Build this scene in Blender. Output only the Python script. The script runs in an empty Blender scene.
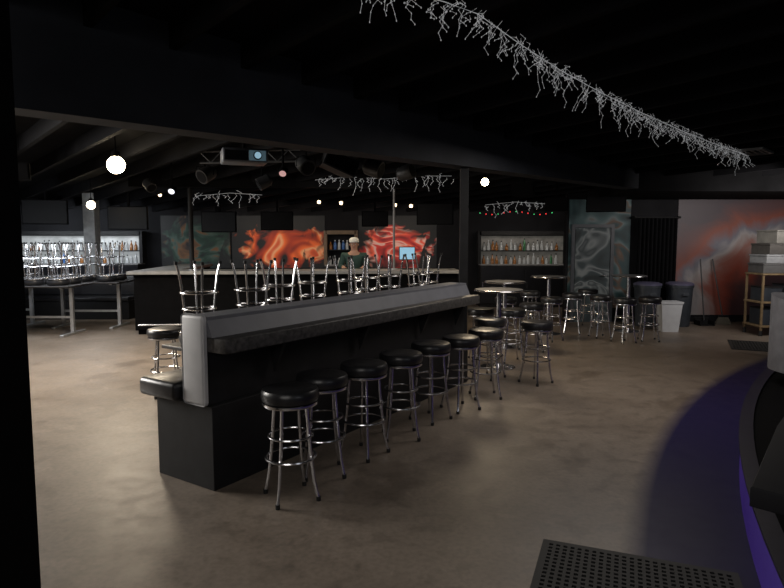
import bpy, bmesh, math, random
from mathutils import Vector, Matrix
random.seed(7)
S = bpy.context.scene
COL = S.collection
PI = math.pi
# ---------------------------------------------------------------- camera
H = 1.75; FP = 600.0; PITCH = math.atan(54/600.0)
cd = bpy.data.cameras.new('camera'); cam = bpy.data.objects.new('camera', cd); COL.objects.link(cam)
cam.location = (0, 0, H); cam.rotation_euler = (PI/2-PITCH, 0, 0)
cd.sensor_width = 36; cd.lens = FP/784*36; cd.clip_start = .05; cd.clip_end = 100
S.camera = cam
try:
    S.view_settings.view_transform = 'Standard'
except Exception: pass
def ray(u, v):
    dx = (u-392)/FP; dy = (294-v)/FP; c = math.cos(PITCH); s = math.sin(PITCH)
    return Vector((dx, c+dy*s, -s+dy*c))
def PY(u, v, Y):
    d = ray(u, v); t = Y/d.y; return Vector((d.x*t, Y, H+d.z*t))
def FZ(u, v, z=0):
    d = ray(u, v); t = (z-H)/d.z; return Vector((d.x*t, d.y*t, z))
def zc(y): return 3.75-.065*y
# ---------------------------------------------------------------- materials
def nn(nt, t, **kw):
    n = nt.nodes.new(t)
    for k, v in kw.items(): setattr(n, k, v)
    return n
def M(name, col, rough=.5, metal=0, var=.2, scale=9, bump=0, em=None, es=0, coat=0, spec=.5):
    m = bpy.data.materials.new(name); m.use_nodes = True; nt = m.node_tree
    b = nt.nodes['Principled BSDF']
    tc = nn(nt, 'ShaderNodeTexCoord'); no = nn(nt, 'ShaderNodeTexNoise'); no.inputs['Scale'].default_value = scale; no.inputs['Detail'].default_value = 5
    nt.links.new(tc.outputs['Object'], no.inputs['Vector'])
    cr = nn(nt, 'ShaderNodeValToRGB')
    cr.color_ramp.elements[0].position = .3; cr.color_ramp.elements[1].position = .7
    cr.color_ramp.elements[0].color = [c*(1-var) for c in col]+[1]
    cr.color_ramp.elements[1].color = [min(1, c*(1+var)) for c in col]+[1]
    nt.links.new(no.outputs['Fac'], cr.inputs['Fac']); nt.links.new(cr.outputs['Color'], b.inputs['Base Color'])
    b.inputs['Roughness'].default_value = rough; b.inputs['Metallic'].default_value = metal
    b.inputs['Specular IOR Level'].default_value = spec
    b.inputs['Coat Weight'].default_value = coat
    if em: b.inputs['Emission Color'].default_value = (*em, 1); b.inputs['Emission Strength'].default_value = es
    if bump:
        bp = nn(nt, 'ShaderNodeBump'); bp.inputs['Strength'].default_value = bump; bp.inputs['Distance'].default_value = .02
        nt.links.new(no.outputs['Fac'], bp.inputs['Height']); nt.links.new(bp.outputs['Normal'], b.inputs['Normal'])
    return m
def M_swirl(name, stops, scale=1.2, dist=3.0, em=0, seed=(0, 0, 0), stretch=(1, 1, 1), fade=None, det=2):
    """flowing painted shapes; fade=(cx, cz, half width, half height) lets the paint run out into the black wall"""
    m = bpy.data.materials.new(name); m.use_nodes = True; nt = m.node_tree; b = nt.nodes['Principled BSDF']; L = nt.links.new
    tc = nn(nt, 'ShaderNodeTexCoord'); mp = nn(nt, 'ShaderNodeMapping'); mp.inputs['Location'].default_value = seed; mp.inputs['Scale'].default_value = stretch
    mp.inputs['Rotation'].default_value = (0, .5, 0)
    no = nn(nt, 'ShaderNodeTexNoise'); no.inputs['Scale'].default_value = scale; no.inputs['Distortion'].default_value = dist; no.inputs['Detail'].default_value = det
    cr = nn(nt, 'ShaderNodeValToRGB'); els = cr.color_ramp.elements
    els[0].position = stops[0][0]; els[0].color = (*stops[0][1], 1); els[1].position = stops[-1][0]; els[1].color = (*stops[-1][1], 1)
    for p, c in stops[1:-1]:
        e = els.new(p); e.color = (*c, 1)
    L(tc.outputs['Object'], mp.inputs['Vector']); L(mp.outputs['Vector'], no.inputs['Vector'])
    L(no.outputs['Fac'], cr.inputs['Fac']); out = cr.outputs['Color']
    if fade:
        cx, cz, hw, hh = fade
        sub = nn(nt, 'ShaderNodeVectorMath', operation='SUBTRACT'); sub.inputs[1].default_value = (cx, 0, cz)
        sc = nn(nt, 'ShaderNodeVectorMath', operation='MULTIPLY'); sc.inputs[1].default_value = (1/hw, 0, 1/hh)
        ln = nn(nt, 'ShaderNodeVectorMath', operation='LENGTH'); n2 = nn(nt, 'ShaderNodeTexNoise'); n2.inputs['Scale'].default_value = 2.2; n2.inputs['Distortion'].default_value = 1.5
        L(tc.outputs['Object'], sub.inputs[0]); L(sub.outputs[0], sc.inputs[0]); L(sc.outputs[0], ln.inputs[0]); L(tc.outputs['Object'], n2.inputs['Vector'])
        ma = nn(nt, 'ShaderNodeMath', operation='MULTIPLY_ADD'); ma.inputs[1].default_value = 1.6; L(n2.outputs['Fac'], ma.inputs[0]); L(ln.outputs['Value'], ma.inputs[2])
        mr = nn(nt, 'ShaderNodeMapRange'); mr.inputs['From Min'].default_value = 1.45; mr.inputs['From Max'].default_value = 1.75; mr.inputs['To Min'].default_value = 1; mr.inputs['To Max'].default_value = 0
        L(ma.outputs[0], mr.inputs['Value'])
        mx = nn(nt, 'ShaderNodeMix', data_type='RGBA'); mx.inputs[6].default_value = (.01, .011, .012, 1)
        L(mr.outputs['Result'], mx.inputs[0]); L(out, mx.inputs[7]); out = mx.outputs[2]
    L(out, b.inputs['Base Color'])
    b.inputs['Roughness'].default_value = .6
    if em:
        L(out, b.inputs['Emission Color']); b.inputs['Emission Strength'].default_value = em  # painted surface glows slightly; brightness put into the paint
    return m
BLACK = M('black_paint', (.009, .009, .01), .6, var=.3, spec=.3)
BLACKG = M('black_gloss', (.01, .01, .012), .3)
BLACKM = M('black_matte_metal', (.003, .003, .0035), .85, var=.2, spec=.05)
CEIL = M('ceiling_black', (.005, .005, .0055), .9, var=.3, scale=3, spec=.05)
JOIST = M('joist_black', (.0055, .0055, .0065), .85, var=.3, scale=3, spec=.08)
BEAM = M('beam_charcoal', (.016, .018, .023), .65, var=.2, scale=3, spec=.2)
WALLD = M('wall_dark', (.011, .011, .013), .8, var=.3, scale=2, spec=.15)
VINYL = M('black_vinyl', (.014, .014, .016), .34, var=.2, scale=20, bump=.08)
CHROME = M('chrome', (.62, .62, .64), .22, 1, var=.05)
STEEL = M('dull_steel', (.5, .51, .53), .4, .8, var=.1)
GREYP = M('pale_grey_laminate', (.44, .44, .45), .5, var=.06)
SLATE = M('slate_grey_paint', (.14, .145, .165), .5, var=.12, scale=5)
RAILM = M('mottled_stone_laminate', (.055, .052, .05), .45, var=.6, scale=26, bump=.15)
TABLEM = M('dark_table_laminate', (.02, .018, .018), .45)
TOPG = M('bar_top_grey', (.24, .24, .24), .4, var=.15)
TOPT = M('pub_table_top', (.13, .13, .135), .35, var=.15)
RUBBER = M('black_rubber', (.01, .01, .01), .7)
PLAST = M('dark_grey_plastic', (.03, .036, .045), .5)
WHITEP = M('white_plastic', (.55, .57, .6), .45, var=.05)
WOOD = M('pale_wood', (.2, .14, .075), .55, var=.3)
FRAMEW = M('tan_frame_wood', (.16, .11, .07), .5, var=.2)
WIRE = M('white_wire', (.6, .6, .6), .5, em=(.8, .82, .85), es=.2)  # unlit wire; faint glow put in so the strands look bright
PURPLE = M('purple_fascia', (.03, .02, .1), .5, em=(.09, .03, .45), es=.14)  # purple LED glow put into the fascia surface itself
GREYF = M('grey_upholstery', (.1, .1, .11), .6, bump=.1)
TUBE_T = M('bin_lid_purple', (.09, .085, .14), .4)
SKIN = M('skin', (.36, .2, .14), .6, var=.05)
HAIR = M('pale_cap_cloth', (.5, .5, .48), .7)
SHIRT = M('dark_green_shirt', (.018, .05, .042), .8)
TROUS = M('black_trousers', (.01, .01, .012), .8)
SCREEN = M('tv_screen_off', (.003, .003, .004), .5, spec=.12)
SCRON = M('screen_blue', (.1, .3, .5), .3, em=(.4, .65, .8), es=.6)
BULB = M('lamp_bulb', (1, .9, .7), .3, em=(1, .82, .55), es=30)
BULBS = M('small_lamp_bulb', (1, .9, .7), .3, em=(1, .75, .45), es=5)
BULBC = M('cool_lamp_bulb', (.9, .9, 1), .3, em=(.8, .85, 1), es=1.2)
REDL = M('red_bulb', (1, .1, .1), .3, em=(1, .05, .05), es=1.5)
GRNL = M('green_bulb', (.1, 1, .3), .3, em=(.1, 1, .3), es=.8)
PURL = M('purple_lamp', (.5, .3, 1), .3, em=(.35, .2, 1), es=5)
SHELFL = M('lit_shelf_back', (.3, .3, .3), .5, em=(.8, .86, .88), es=.3, var=1.0, scale=1.6)
SHELFR = M('dim_shelf_back', (.12, .11, .1), .5, em=(.8, .76, .66), es=.05, var=.9, scale=4)
G_CL = M('clear_bottle_glass', (.5, .52, .53), .12)
G_AM = M('amber_bottle_glass', (.3, .12, .03), .12)
G_GR = M('green_bottle_glass', (.05, .2, .08), .12)
G_BL = M('blue_bottle_glass', (.06, .15, .4), .12)
# floor
def floor_mat():
    m = bpy.data.materials.new('stained_concrete'); m.use_nodes = True; nt = m.node_tree; b = nt.nodes['Principled BSDF']; L = nt.links.new
    tc = nn(nt, 'ShaderNodeTexCoord')
    def noise(sc, det=6, dis=0):
        n = nn(nt, 'ShaderNodeTexNoise'); n.inputs['Scale'].default_value = sc; n.inputs['Detail'].default_value = det; n.inputs['Distortion'].default_value = dis
        L(tc.outputs['Object'], n.inputs['Vector']); return n
    n1 = noise(.45, 4, .3); n2 = noise(2.1, 12, .4); n3 = noise(30, 6); n4 = noise(1.3, 12, .8); n5 = noise(7, 12, .2); n6 = noise(2.7, 14, 1.6)
    def ramp(n, p0, c0, p1, c1):
        cr = nn(nt, 'ShaderNodeValToRGB'); e = cr.color_ramp.elements; e[0].position = p0; e[0].color = (*c0, 1); e[1].position = p1; e[1].color = (*c1, 1)
        L(n.outputs['Fac'], cr.inputs['Fac']); return cr.outputs['Color']
    def mul(a, b_):
        mx = nn(nt, 'ShaderNodeMix', data_type='RGBA', blend_type='MULTIPLY'); mx.inputs[0].default_value = 1; L(a, mx.inputs[6]); L(b_, mx.inputs[7]); return mx.outputs[2]
    c = ramp(n1, .3, (.16, .128, .1), .7, (.2, .165, .134))
    c = mul(c, ramp(n2, .35, (.85, .84, .83), .6, (1.03, 1.03, 1.03)))
    c = mul(c, ramp(n3, .3, (.82, .82, .82), .6, (1.05, 1.05, 1.05)))
    c = mul(c, ramp(n5, .36, (.8, .8, .8), .48, (1.0, 1.0, 1.0)))
    c = mul(c, ramp(n4, .34, (.74, .72, .7), .4, (1, 1, 1)))        # scattered darker stains
    c = mul(c, ramp(n6, .63, (1, 1, 1), .67, (1.16, 1.16, 1.17)))   # paler scuffs
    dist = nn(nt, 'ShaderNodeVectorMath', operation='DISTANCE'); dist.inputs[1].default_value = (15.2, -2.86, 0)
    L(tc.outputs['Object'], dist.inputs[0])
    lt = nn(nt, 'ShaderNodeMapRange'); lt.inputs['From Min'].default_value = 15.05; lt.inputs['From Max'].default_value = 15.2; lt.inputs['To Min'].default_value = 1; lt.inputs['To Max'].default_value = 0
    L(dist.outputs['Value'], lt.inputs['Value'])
    mx2 = nn(nt, 'ShaderNodeMix', data_type='RGBA'); mx2.inputs[7].default_value = (.015, .012, .052, 1)  # purple zone: the curved bar's shadow painted into the floor colour
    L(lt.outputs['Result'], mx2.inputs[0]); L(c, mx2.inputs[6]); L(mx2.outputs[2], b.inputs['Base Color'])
    rr = nn(nt, 'ShaderNodeMapRange'); rr.inputs['From Min'].default_value = .35; rr.inputs['From Max'].default_value = .65; rr.inputs['To Min'].default_value = .42; rr.inputs['To Max'].default_value = .5
    L(n5.outputs['Fac'], rr.inputs['Value']); L(rr.outputs['Result'], b.inputs['Roughness'])
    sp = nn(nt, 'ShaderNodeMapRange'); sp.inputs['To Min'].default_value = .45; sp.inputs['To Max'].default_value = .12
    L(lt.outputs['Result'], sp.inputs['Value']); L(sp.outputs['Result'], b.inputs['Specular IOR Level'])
    return m
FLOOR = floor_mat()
# ---------------------------------------------------------------- mesh builder
class MB:
    def __init__(s): s.bm = bmesh.new()
    def hexa(s, v):
        a = [s.bm.verts.new(p) for p in v]
        for f in ((3, 2, 1, 0), (4, 5, 6, 7), (0, 1, 5, 4), (1, 2, 6, 5), (2, 3, 7, 6), (3, 0, 4, 7)): s.bm.faces.new([a[i] for i in f])
        return s
    def box(s, x0, y0, z0, x1, y1, z1, bev=0, rz=0, piv=(0, 0, 0)):
        t = bmesh.new()
        a = [t.verts.new(p) for p in ((x0, y0, z0), (x1, y0, z0), (x1, y1, z0), (x0, y1, z0), (x0, y0, z1), (x1, y0, z1), (x1, y1, z1), (x0, y1, z1))]
        for f in ((3, 2, 1, 0), (4, 5, 6, 7), (0, 1, 5, 4), (1, 2, 6, 5), (2, 3, 7, 6), (3, 0, 4, 7)): t.faces.new([a[i] for i in f])
        if bev: bmesh.ops.bevel(t, geom=t.edges[:], offset=bev, segments=3, profile=.5, affect='EDGES')
        if rz: bmesh.ops.rotate(t, verts=t.verts[:], cent=piv, matrix=Matrix.Rotation(rz, 3, 'Z'))
        s._join(t); return s
    def _join(s, t):
        me = bpy.data.meshes.new('tmp'); t.to_mesh(me); t.free(); s.bm.from_mesh(me); bpy.data.meshes.remove(me)
    def prism(s, poly, z0, z1, bev=0):
        t = bmesh.new(); lo = [t.verts.new((x, y, z0)) for x, y in poly]; hi = [t.verts.new((x, y, z1)) for x, y in poly]; n = len(poly)
        t.faces.new(lo[::-1]); t.faces.new(hi)
        for i in range(n): t.faces.new((lo[i], lo[(i+1) % n], hi[(i+1) % n], hi[i]))
        if bev:
            ed = [e for e in t.edges if abs(e.verts[0].co.z-e.verts[1].co.z) < 1e-6]
            bmesh.ops.bevel(t, geom=ed, offset=bev, segments=3, profile=.5, affect='EDGES')
        s._join(t); return s
    def lathe(s, prof, c=(0, 0, 0), seg=24, closed=False):
        rings = []
        for r, z in prof:
            if r < 1e-5: rings.append([s.bm.verts.new((c[0], c[1], c[2]+z))])
            else: rings.append([s.bm.verts.new((c[0]+r*math.cos(2*PI*i/seg), c[1]+r*math.sin(2*PI*i/seg), c[2]+z)) for i in range(seg)])
        prs = list(zip(rings, rings[1:]))
        if closed: prs.append((rings[-1], rings[0]))
        for a, b in prs:
            for i in range(seg):
                j = (i+1) % seg
                if len(a) == 1 and len(b) == 1: continue
                if len(a) == 1: s.bm.faces.new((a[0], b[j], b[i]))
                elif len(b) == 1: s.bm.faces.new((a[i], a[j], b[0]))
                else: s.bm.faces.new((a[i], a[j], b[j], b[i]))
        return s
    def torus(s, R, r, c=(0, 0, 0), seg=28, k=8):
        return s.lathe([(R+r*math.cos(2*PI*i/k), r*math.sin(2*PI*i/k)) for i in range(k)], c, seg, True)
    def tube(s, pts, r, k=8, caps=True):
        pts = [Vector(p) for p in pts]; n = len(pts); rings = []
        for i, p in enumerate(pts):
            t = (pts[min(i+1, n-1)]-pts[max(i-1, 0)]).normalized()
            ref = Vector((0, 0, 1)) if abs(t.z) < .8 else Vector((1, 0, 0))
            a = t.cross(ref).normalized(); b = t.cross(a)
            rr = r[i] if isinstance(r, (list, tuple)) else r
            rings.append([s.bm.verts.new(p+rr*(a*math.cos(2*PI*j/k)+b*math.sin(2*PI*j/k))) for j in range(k)])
        for A, B in zip(rings, rings[1:]):
            best = min(range(k), key=lambda o: sum((A[j].co-B[(j+o) % k].co).length for j in range(0, k, 2)))
            B2 = [B[(j+best) % k] for j in range(k)]
            for j in range(k):
                try: s.bm.faces.new((A[j], A[(j+1) % k], B2[(j+1) % k], B2[j]))
                except ValueError: pass
        if caps:
            s.bm.faces.new(rings[0][::-1]); s.bm.faces.new(rings[-1])
        return s
    def build(s, name, mat, parent=None, smooth=False, loc=None):
        bmesh.ops.recalc_face_normals(s.bm, faces=s.bm.faces[:])
        me = bpy.data.meshes.new(name); s.bm.to_mesh(me); s.bm.free(); me.materials.append(mat)
        if smooth:
            for p in me.polygons: p.use_smooth = True
            try: me.set_sharp_from_angle(angle=.7)
            except Exception: pass
        o = bpy.data.objects.new(name, me); COL.objects.link(o)
        if parent: o.parent = parent
        if loc: o.location = loc
        return o
def tag(o, label, cat, group=None, kind=None):
    o['label'] = label; o['category'] = cat
    if group: o['group'] = group
    if kind: o['kind'] = kind
    return o
def thing(name, label, cat, loc=(0, 0, 0), rz=0, group=None):
    o = bpy.data.objects.new(name, None); COL.objects.link(o); o.location = loc; o.rotation_euler = (0, 0, rz); o.empty_display_size = .1
    return tag(o, label, cat, group)
def struct(o): o['kind'] = 'structure'; return o
def dup(o, parent=None):
    c = o.copy(); COL.objects.link(c)
    if parent: c.parent = parent
    for ch in list(o.children): dup(ch, c)
    return c
def place(proto, used, loc, rot, label, group=None):
    o = proto if not used[0] else dup(proto)
    used[0] = True
    o.location = loc; o.rotation_euler = rot; o['label'] = label
    if group: o['group'] = group
    elif 'group' in o: del o['group']
    return o
ORD = ['first', 'second', 'third', 'fourth', 'fifth', 'sixth', 'seventh', 'eighth', 'ninth', 'tenth', 'eleventh', 'twelfth', 'thirteenth', 'fourteenth', 'fifteenth', 'sixteenth', 'seventeenth', 'eighteenth', 'nineteenth', 'twentieth', 'twenty-first', 'twenty-second', 'twenty-third', 'twenty-fourth', 'twenty-fifth', 'twenty-sixth', 'twenty-seventh', 'twenty-eighth']
# ---------------------------------------------------------------- room shell
XL, XR, YF, YB = -10.2, 9.2, -3.0, 16.2
def wall(name, x0, y0, x1, y1, mat=WALLD, top=None):
    zt = (lambda y: zc(y)) if top is None else (lambda y: top)
    return struct(MB().hexa([(x0, y0, 0), (x1, y0, 0), (x1, y1, 0), (x0, y1, 0), (x0, y0, zt(y0)), (x1, y0, zt(y0)), (x1, y1, zt(y1)), (x0, y1, zt(y1))]).build(name, mat))
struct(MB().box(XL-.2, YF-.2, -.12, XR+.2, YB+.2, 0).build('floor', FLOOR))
ceiling = struct(MB().hexa([(XL-.2, YF-.2, zc(YF-.2)), (XR+.2, YF-.2, zc(YF-.2)), (XR+.2, YB+.2, zc(YB+.2)), (XL-.2, YB+.2, zc(YB+.2)),
    (XL-.2, YF-.2, zc(YF-.2)+.1), (XR+.2, YF-.2, zc(YF-.2)+.1), (XR+.2, YB+.2, zc(YB+.2)+.1), (XL-.2, YB+.2, zc(YB+.2)+.1)]).build('ceiling', CEIL))
wall('wall_left', XL-.2, YF, XL, YB); wall('wall_right', XR, YF, XR+.2, YB)
wall('wall_back', XL-.2, YB, XR+.2, YB+.2); wall('wall_front', XL-.2, YF-.2, XR+.2, YF)
wall('wall_middle', 3.7, 12.8, XR, 12.95)
BD = Vector((.729, .684)); JD = Vector((-.684, .729)); B0 = Vector((.9, 7.5))
def joist_range(c):
    lo, hi = -20, 20
    for i, (a, b) in enumerate(((XL+.02, XR-.02), (YF+.02, YB-.02))):
        t1 = (a-c[i])/JD[i]; t2 = (b-c[i])/JD[i]; lo = max(lo, min(t1, t2)); hi = min(hi, max(t1, t2))
    return lo, hi
for k in range(-24, 26):
    c = B0+BD*(.62*k)
    lo, hi = joist_range(c)
    if hi-lo < .6: continue
    p, q = c+JD*lo, c+JD*hi; w = BD*.03
    vs = []
    for dz in (-.2, 0.0):
        for pt in (p-w, p+w, q+w, q-w): vs.append((pt.x, pt.y, zc(pt.y)+dz))
    MB().hexa(vs).build('joist', JOIST, ceiling)
def beam(name, p, q, w, zb, mat=BEAM):
    d = (q-p).normalized(); n = Vector((-d.y, d.x))*w/2; vs = []
    for z in (zb, None):
        for pt in (p-n, p+n, q+n, q-n): vs.append((pt.x, pt.y, z if z is not None else zc(pt.y)))
    return struct(MB().hexa(vs).build(name, mat))
beam('trim_1', B0-BD*12.3, B0+BD*4.45, .28, 2.63)
struct(MB().hexa([(4.1, 10.6, 2.6), (XR, 10.6, 2.6), (XR, 12.8, 2.6), (4.1, 12.8, 2.6), (4.1, 10.6, zc(10.6)), (XR, 10.6, zc(10.6)), (XR, 12.8, zc(12.8)), (4.1, 12.8, zc(12.8))]).build('trim_2', CEIL))
beam('trim_3', Vector((-4.8, 11.15)), Vector((1.4, 11.5)), .22, 2.72, CEIL)
# ---------------------------------------------------------------- posts
def post(x, y, hw, z0, z1, label, mat=BLACK):
    t = thing('support_post', label, 'post', (x, y, z0))
    MB().box(-hw, -hw, 0, hw, hw, z1-z0, .004).build('shaft', mat, t)
    MB().box(-hw-.02, -hw-.02, 0, hw+.02, hw+.02, .02).build('base_plate', mat, t)
post(-1.93, 2.62, .2, 0, 3.3, 'wide black square post filling the left edge of the view', BLACKM)
A = Vector((-1.24, 4.05)); dv = Vector((.553, .833)); RZ = math.atan2(.833, .553)
def LW(s, y, z=0): return Vector((A.x+dv.x*s-.833*y, A.y+dv.y*s+.553*y, z))
pp = LW(4.03, .12)
post(pp.x, pp.y, .05, 0, 2.625, 'slim black steel post at the far end of the drink rail partition')
# ---------------------------------------------------------------- partition with drink rail
t = thing('bar_partition', 'long black partition with grey drink rail and padded bench behind the stool row', 'partition', (A.x, A.y, 0), RZ)
PL = 3.94
MB().box(0, 0, 0, PL, .62, .6, .004).build('plinth', BLACK, t)
MB().box(0, .05, .6, PL, .24, 1.19, .004).build('upper_wall', BLACK, t)
MB().hexa([(0, -.02, 1.085), (PL, -.02, 1.085), (PL, .05, 1.085), (0, .05, 1.085), (0, .03, 1.2), (PL, .03, 1.2), (PL, .05, 1.2), (0, .05, 1.2)]).box(0, .03, 1.19, PL, .26, 1.225, .004).build('grey_facing', SLATE, t)
MB().box(-.035, .03, .6, -.001, .27, 1.24, .03).build('end_panel', GREYP, t, True)['label'] = 'pale grey rounded end panel'
rp = [(PL, .044), (PL, -.15), (.05, -.15), (.015, -.135), (.0, -.1), (.0, .044)]
MB().prism(rp, .98, 1.085, .012).build('drink_rail', RAILM, t, True)
for s in (.6, 1.7, 2.8, 3.6):
    MB().hexa([(s, -.1, .96), (s+.03, -.1, .96), (s+.03, .0, .74), (s, .0, .74), (s, -.1, .98), (s+.03, -.1, .98), (s+.03, .05, .98), (s, .05, .98)]).build('rail_bracket', BLACK, t)
for k in range(4):
    MB().box(-.08+k*1.0, .3, .605, .93+k*1.0 if k < 3 else PL, .73, .74, .035).build('seat_cushion', VINYL, t, True)
MB().box(0.02, .27, .76, PL-.02, .33, 1.14, .025).build('back_cushion', VINYL, t, True)
# ---------------------------------------------------------------- stool
def make_stool():
    t = thing('bar_stool', 'x', 'stool')
    MB().lathe([(0, .672), (.17, .672), (.187, .682), (.195, .71), (.193, .742), (.182, .759), (.155, .767), (.08, .77), (0, .771)], seg=28).build('seat', VINYL, t, True)
    MB().lathe([(0, .648), (.176, .648), (.186, .652), (.188, .66), (.186, .672), (0, .672)], seg=28).build('seat_band', CHROME, t, True)
    prof = [(.12, .648), (.126, .56), (.137, .42), (.152, .28), (.17, .14), (.19, .05), (.2, .02)]
    for k in range(4):
        a = PI/4+k*PI/2
        lg = MB().tube([(r*math.cos(a), r*math.sin(a), z) for r, z in prof], .0115, 8).build('leg', CHROME, t, True)
        MB().lathe([(0, 0), (.016, 0), (.016, .03), (.0, .032)], (.2*math.cos(a), .2*math.sin(a), 0), 10).build('foot_cap', RUBBER, lg, True)
    MB().torus(.167, .0095, (0, 0, .29)).build('foot_ring', CHROME, t, True)
    MB().torus(.15, .0085, (0, 0, .44)).build('upper_ring', CHROME, t, True)
    return t
stool = make_stool(); su = [False]
NEAR = ['nearest', 'second', 'third', 'fourth', 'fifth', 'sixth', 'farthest']
for k, (u, v) in enumerate(((290, 387), (322, 373), (364, 362), (401, 352), (431, 342), (461, 336), (486, 329))):
    p = FZ(u, v, .765)
    place(stool, su, (p.x, p.y, 0), (0, 0, random.uniform(0, 1.5)), f'black round bar stool under the drink rail, {NEAR[k]} in the row from the camera', 'bar stools along the drink rail')
free = [((490, 318), 'black stool just past the far end of the drink rail row'), ((481, 308), 'black stool half hidden behind the far rail stools'),
        ((537, 321), 'black chrome stool standing alone in front of the round tables'), ((512, 309), 'black stool between the lone stool and the nearest round table'),
        ((532, 303), 'black stool behind the lone stool, by the nearer round tables'), ((552, 297), 'black stool left of the three by the door mural'),
        ((573, 293), 'black stool directly in front of the painted door'), ((601, 295), 'black stool left of the table beside the black curtain'),
        ((625, 298), 'black stool in front of the table beside the black curtain'), ((588, 289), 'black stool close to the painted door, behind another stool'),
        ((650, 297), 'black stool right of the table beside the black curtain'), ((530, 291), 'black stool left of the middle round table'), ((506, 297), 'black stool tucked behind the nearest round table')]
for (u, v), lab in free:
    p = FZ(u, v, .765)
    place(stool, su, (p.x, p.y, 0), (0, 0, random.uniform(0, 1.5)), lab, 'bar stools around the round tables')
p = FZ(165, 328, .765)
place(stool, su, (p.x, p.y, 0), (0, 0, .5), 'upright stool standing alone left of the pale end panel, behind the bench')
# ---------------------------------------------------------------- tables with upturned stools
def long_table(cx, cy, L, W, z, rz, label, group, mat=TABLEM, legm=BLACK):
    t = thing('high_table', label, 'table', (cx, cy, 0), rz, group)
    MB().box(-L/2, -W/2, z-.035, L/2, W/2, z, .008).build('tabletop', mat, t)
    for s in (-1, 1):
        x = s*(L/2-.18)
        lg = MB().box(x-.03, -.03, .04, x+.03, .03, z-.05).box(x-.03, -W/2+.08, z-.06, x+.03, W/2-.08, z-.036).build('leg', legm, t)
        MB().box(x-.035, -W/2+.03, 0, x+.035, W/2-.03, .04, .006).build('foot_bar', legm, lg)
    MB().box(-L/2+.18, -.02, .3, L/2-.18, .02, .34).build('stretcher', legm, t)
    return t
TN = ['nearest', 'middle', 'farthest']; TZ = .78
for i in range(3):
    s = 1.5+1.6*i; c = LW(s, 1.25)
    long_table(c.x, c.y, 1.54, .66, TZ, RZ, f'dark high table behind the partition, {TN[i]} from the camera, carrying upturned stools', 'high tables behind the partition')
    for j, (sx, sy, nm) in enumerate(((-.53, .07, 'near end'), (0, -.07, 'middle'), (.53, .07, 'far end'))):
        p = LW(s+sx, 1.25+sy)
        place(stool, su, (p.x, p.y, TZ+.002+.771), (PI, 0, random.uniform(-.3, .3)+RZ), f'stool upside down on the {TN[i]} table behind the partition, at its {nm}', 'upturned stools on tables behind the partition')
for (cx, cy, L, lab, n, tn) in ((-6.75, 11.1, 1.95, 'grey-legged high table in front of the left bar, nearest one', 4, 'nearest'), (-6.1, 12.1, 1.5, 'grey-legged high table in front of the left bar, middle one', 3, 'middle'), (-8.0, 12.3, 1.5, 'grey-legged high table in front of the left bar, leftmost one', 3, 'leftmost')):
    long_table(cx, cy, L, .86, .93, 0, lab, 'high tables at the left', TABLEM, STEEL)
    for k in range(n):
        for j, row in ((-.21, 'front'), (.21, 'back')):
            place(stool, su, (cx-L/2+.25+k*.47, cy+j, .932+.771), (PI, 0, .05*k), f'stool upside down on the {tn} left high table, {ORD[k]} from left in the {row} row', 'upturned stools on the left tables')
# ---------------------------------------------------------------- round tables
def make_round():
    t = thing('round_table', 'x', 'table')
    MB().lathe([(0, 1.05), (.3, 1.05), (.32, 1.055), (.325, 1.07), (.32, 1.082), (0, 1.084)], seg=36).build('tabletop', TOPT, t, True)
    MB().torus(.325, .012, (0, 0, 1.067), 36).build('edge_band', CHROME, t, True)
    MB().lathe([(0, .03), (.035, .03), (.035, 1.05), (0, 1.05)], seg=16).build('pedestal', CHROME, t, True)
    MB().lathe([(0, 0), (.24, 0), (.24, .012), (.1, .03), (.05, .06), (0, .06)], seg=28).build('base', CHROME, t, True)
    return t
rt = make_round(); ru = [False]
for (u, v, lab) in ((499, 289, 'nearest round pub table, just past the rail partition'), (505, 281, 'round pub table right behind the nearest round one'),
                    (549, 276, 'middle round pub table, left of the painted door'), (629, 275, 'round pub table in front of the black curtain')):
    p = FZ(u, v, 1.084); place(rt, ru, (p.x, p.y, 0), (0, 0, 0), lab, 'round pub tables')
# ---------------------------------------------------------------- central island bar
BA = Vector((-4.75, 11.0)); BB = Vector((1.25, 11.4)); bd = (BB-BA).normalized(); bn = Vector((-bd.y, bd.x))
t = thing('island_bar', 'long black central bar with grey top behind the upturned stools', 'bar counter', (BA.x, BA.y, 0), math.atan2(bd.y, bd.x)); BL = (BB-BA).length
MB().box(0, 0, .08, BL, .6, 1.12, .01).box(.04, .05, 0, BL-.04, .55, .08).build('front_body', BLACKM, t)
MB().box(0, .6, 0, .6, 3.4, 1.12, .01).build('side_body', BLACKM, t)
MB().prism([(-.08, -.12), (BL+.05, -.12), (BL+.05, .66), (.66, .66), (.66, 3.44), (-.08, 3.44)], 1.12, 1.18, .01).build('counter_top', TOPG, t)
MB().tube([(0.1, -.12, .2), (BL-.1, -.12, .2)], .02).build('foot_rail', CHROME, t, True)
def pos(u, Y, lab):
    p = PY(u, 260, Y); t = thing('till_screen', lab, 'screen', (p.x, p.y, 1.181), .1)
    MB().box(-.1, -.08, 0, .1, .08, .02, .005).build('foot', BLACK, t)
    MB().box(-.02, -.01, .02, .02, .02, .2).build('neck', BLACK, t)
    f = MB().box(-.16, -.02, .18, .16, .01, .44, .006).build('casing', BLACK, t)
    MB().box(-.145, -.0225, .195, .145, -.0195, .425).build('display', SCRON, f)
pos(407, 11.75, 'small lit blue till screen on the central bar beside the person')
GT = M('grey_tube', (.2, .2, .2), .5)
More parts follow.
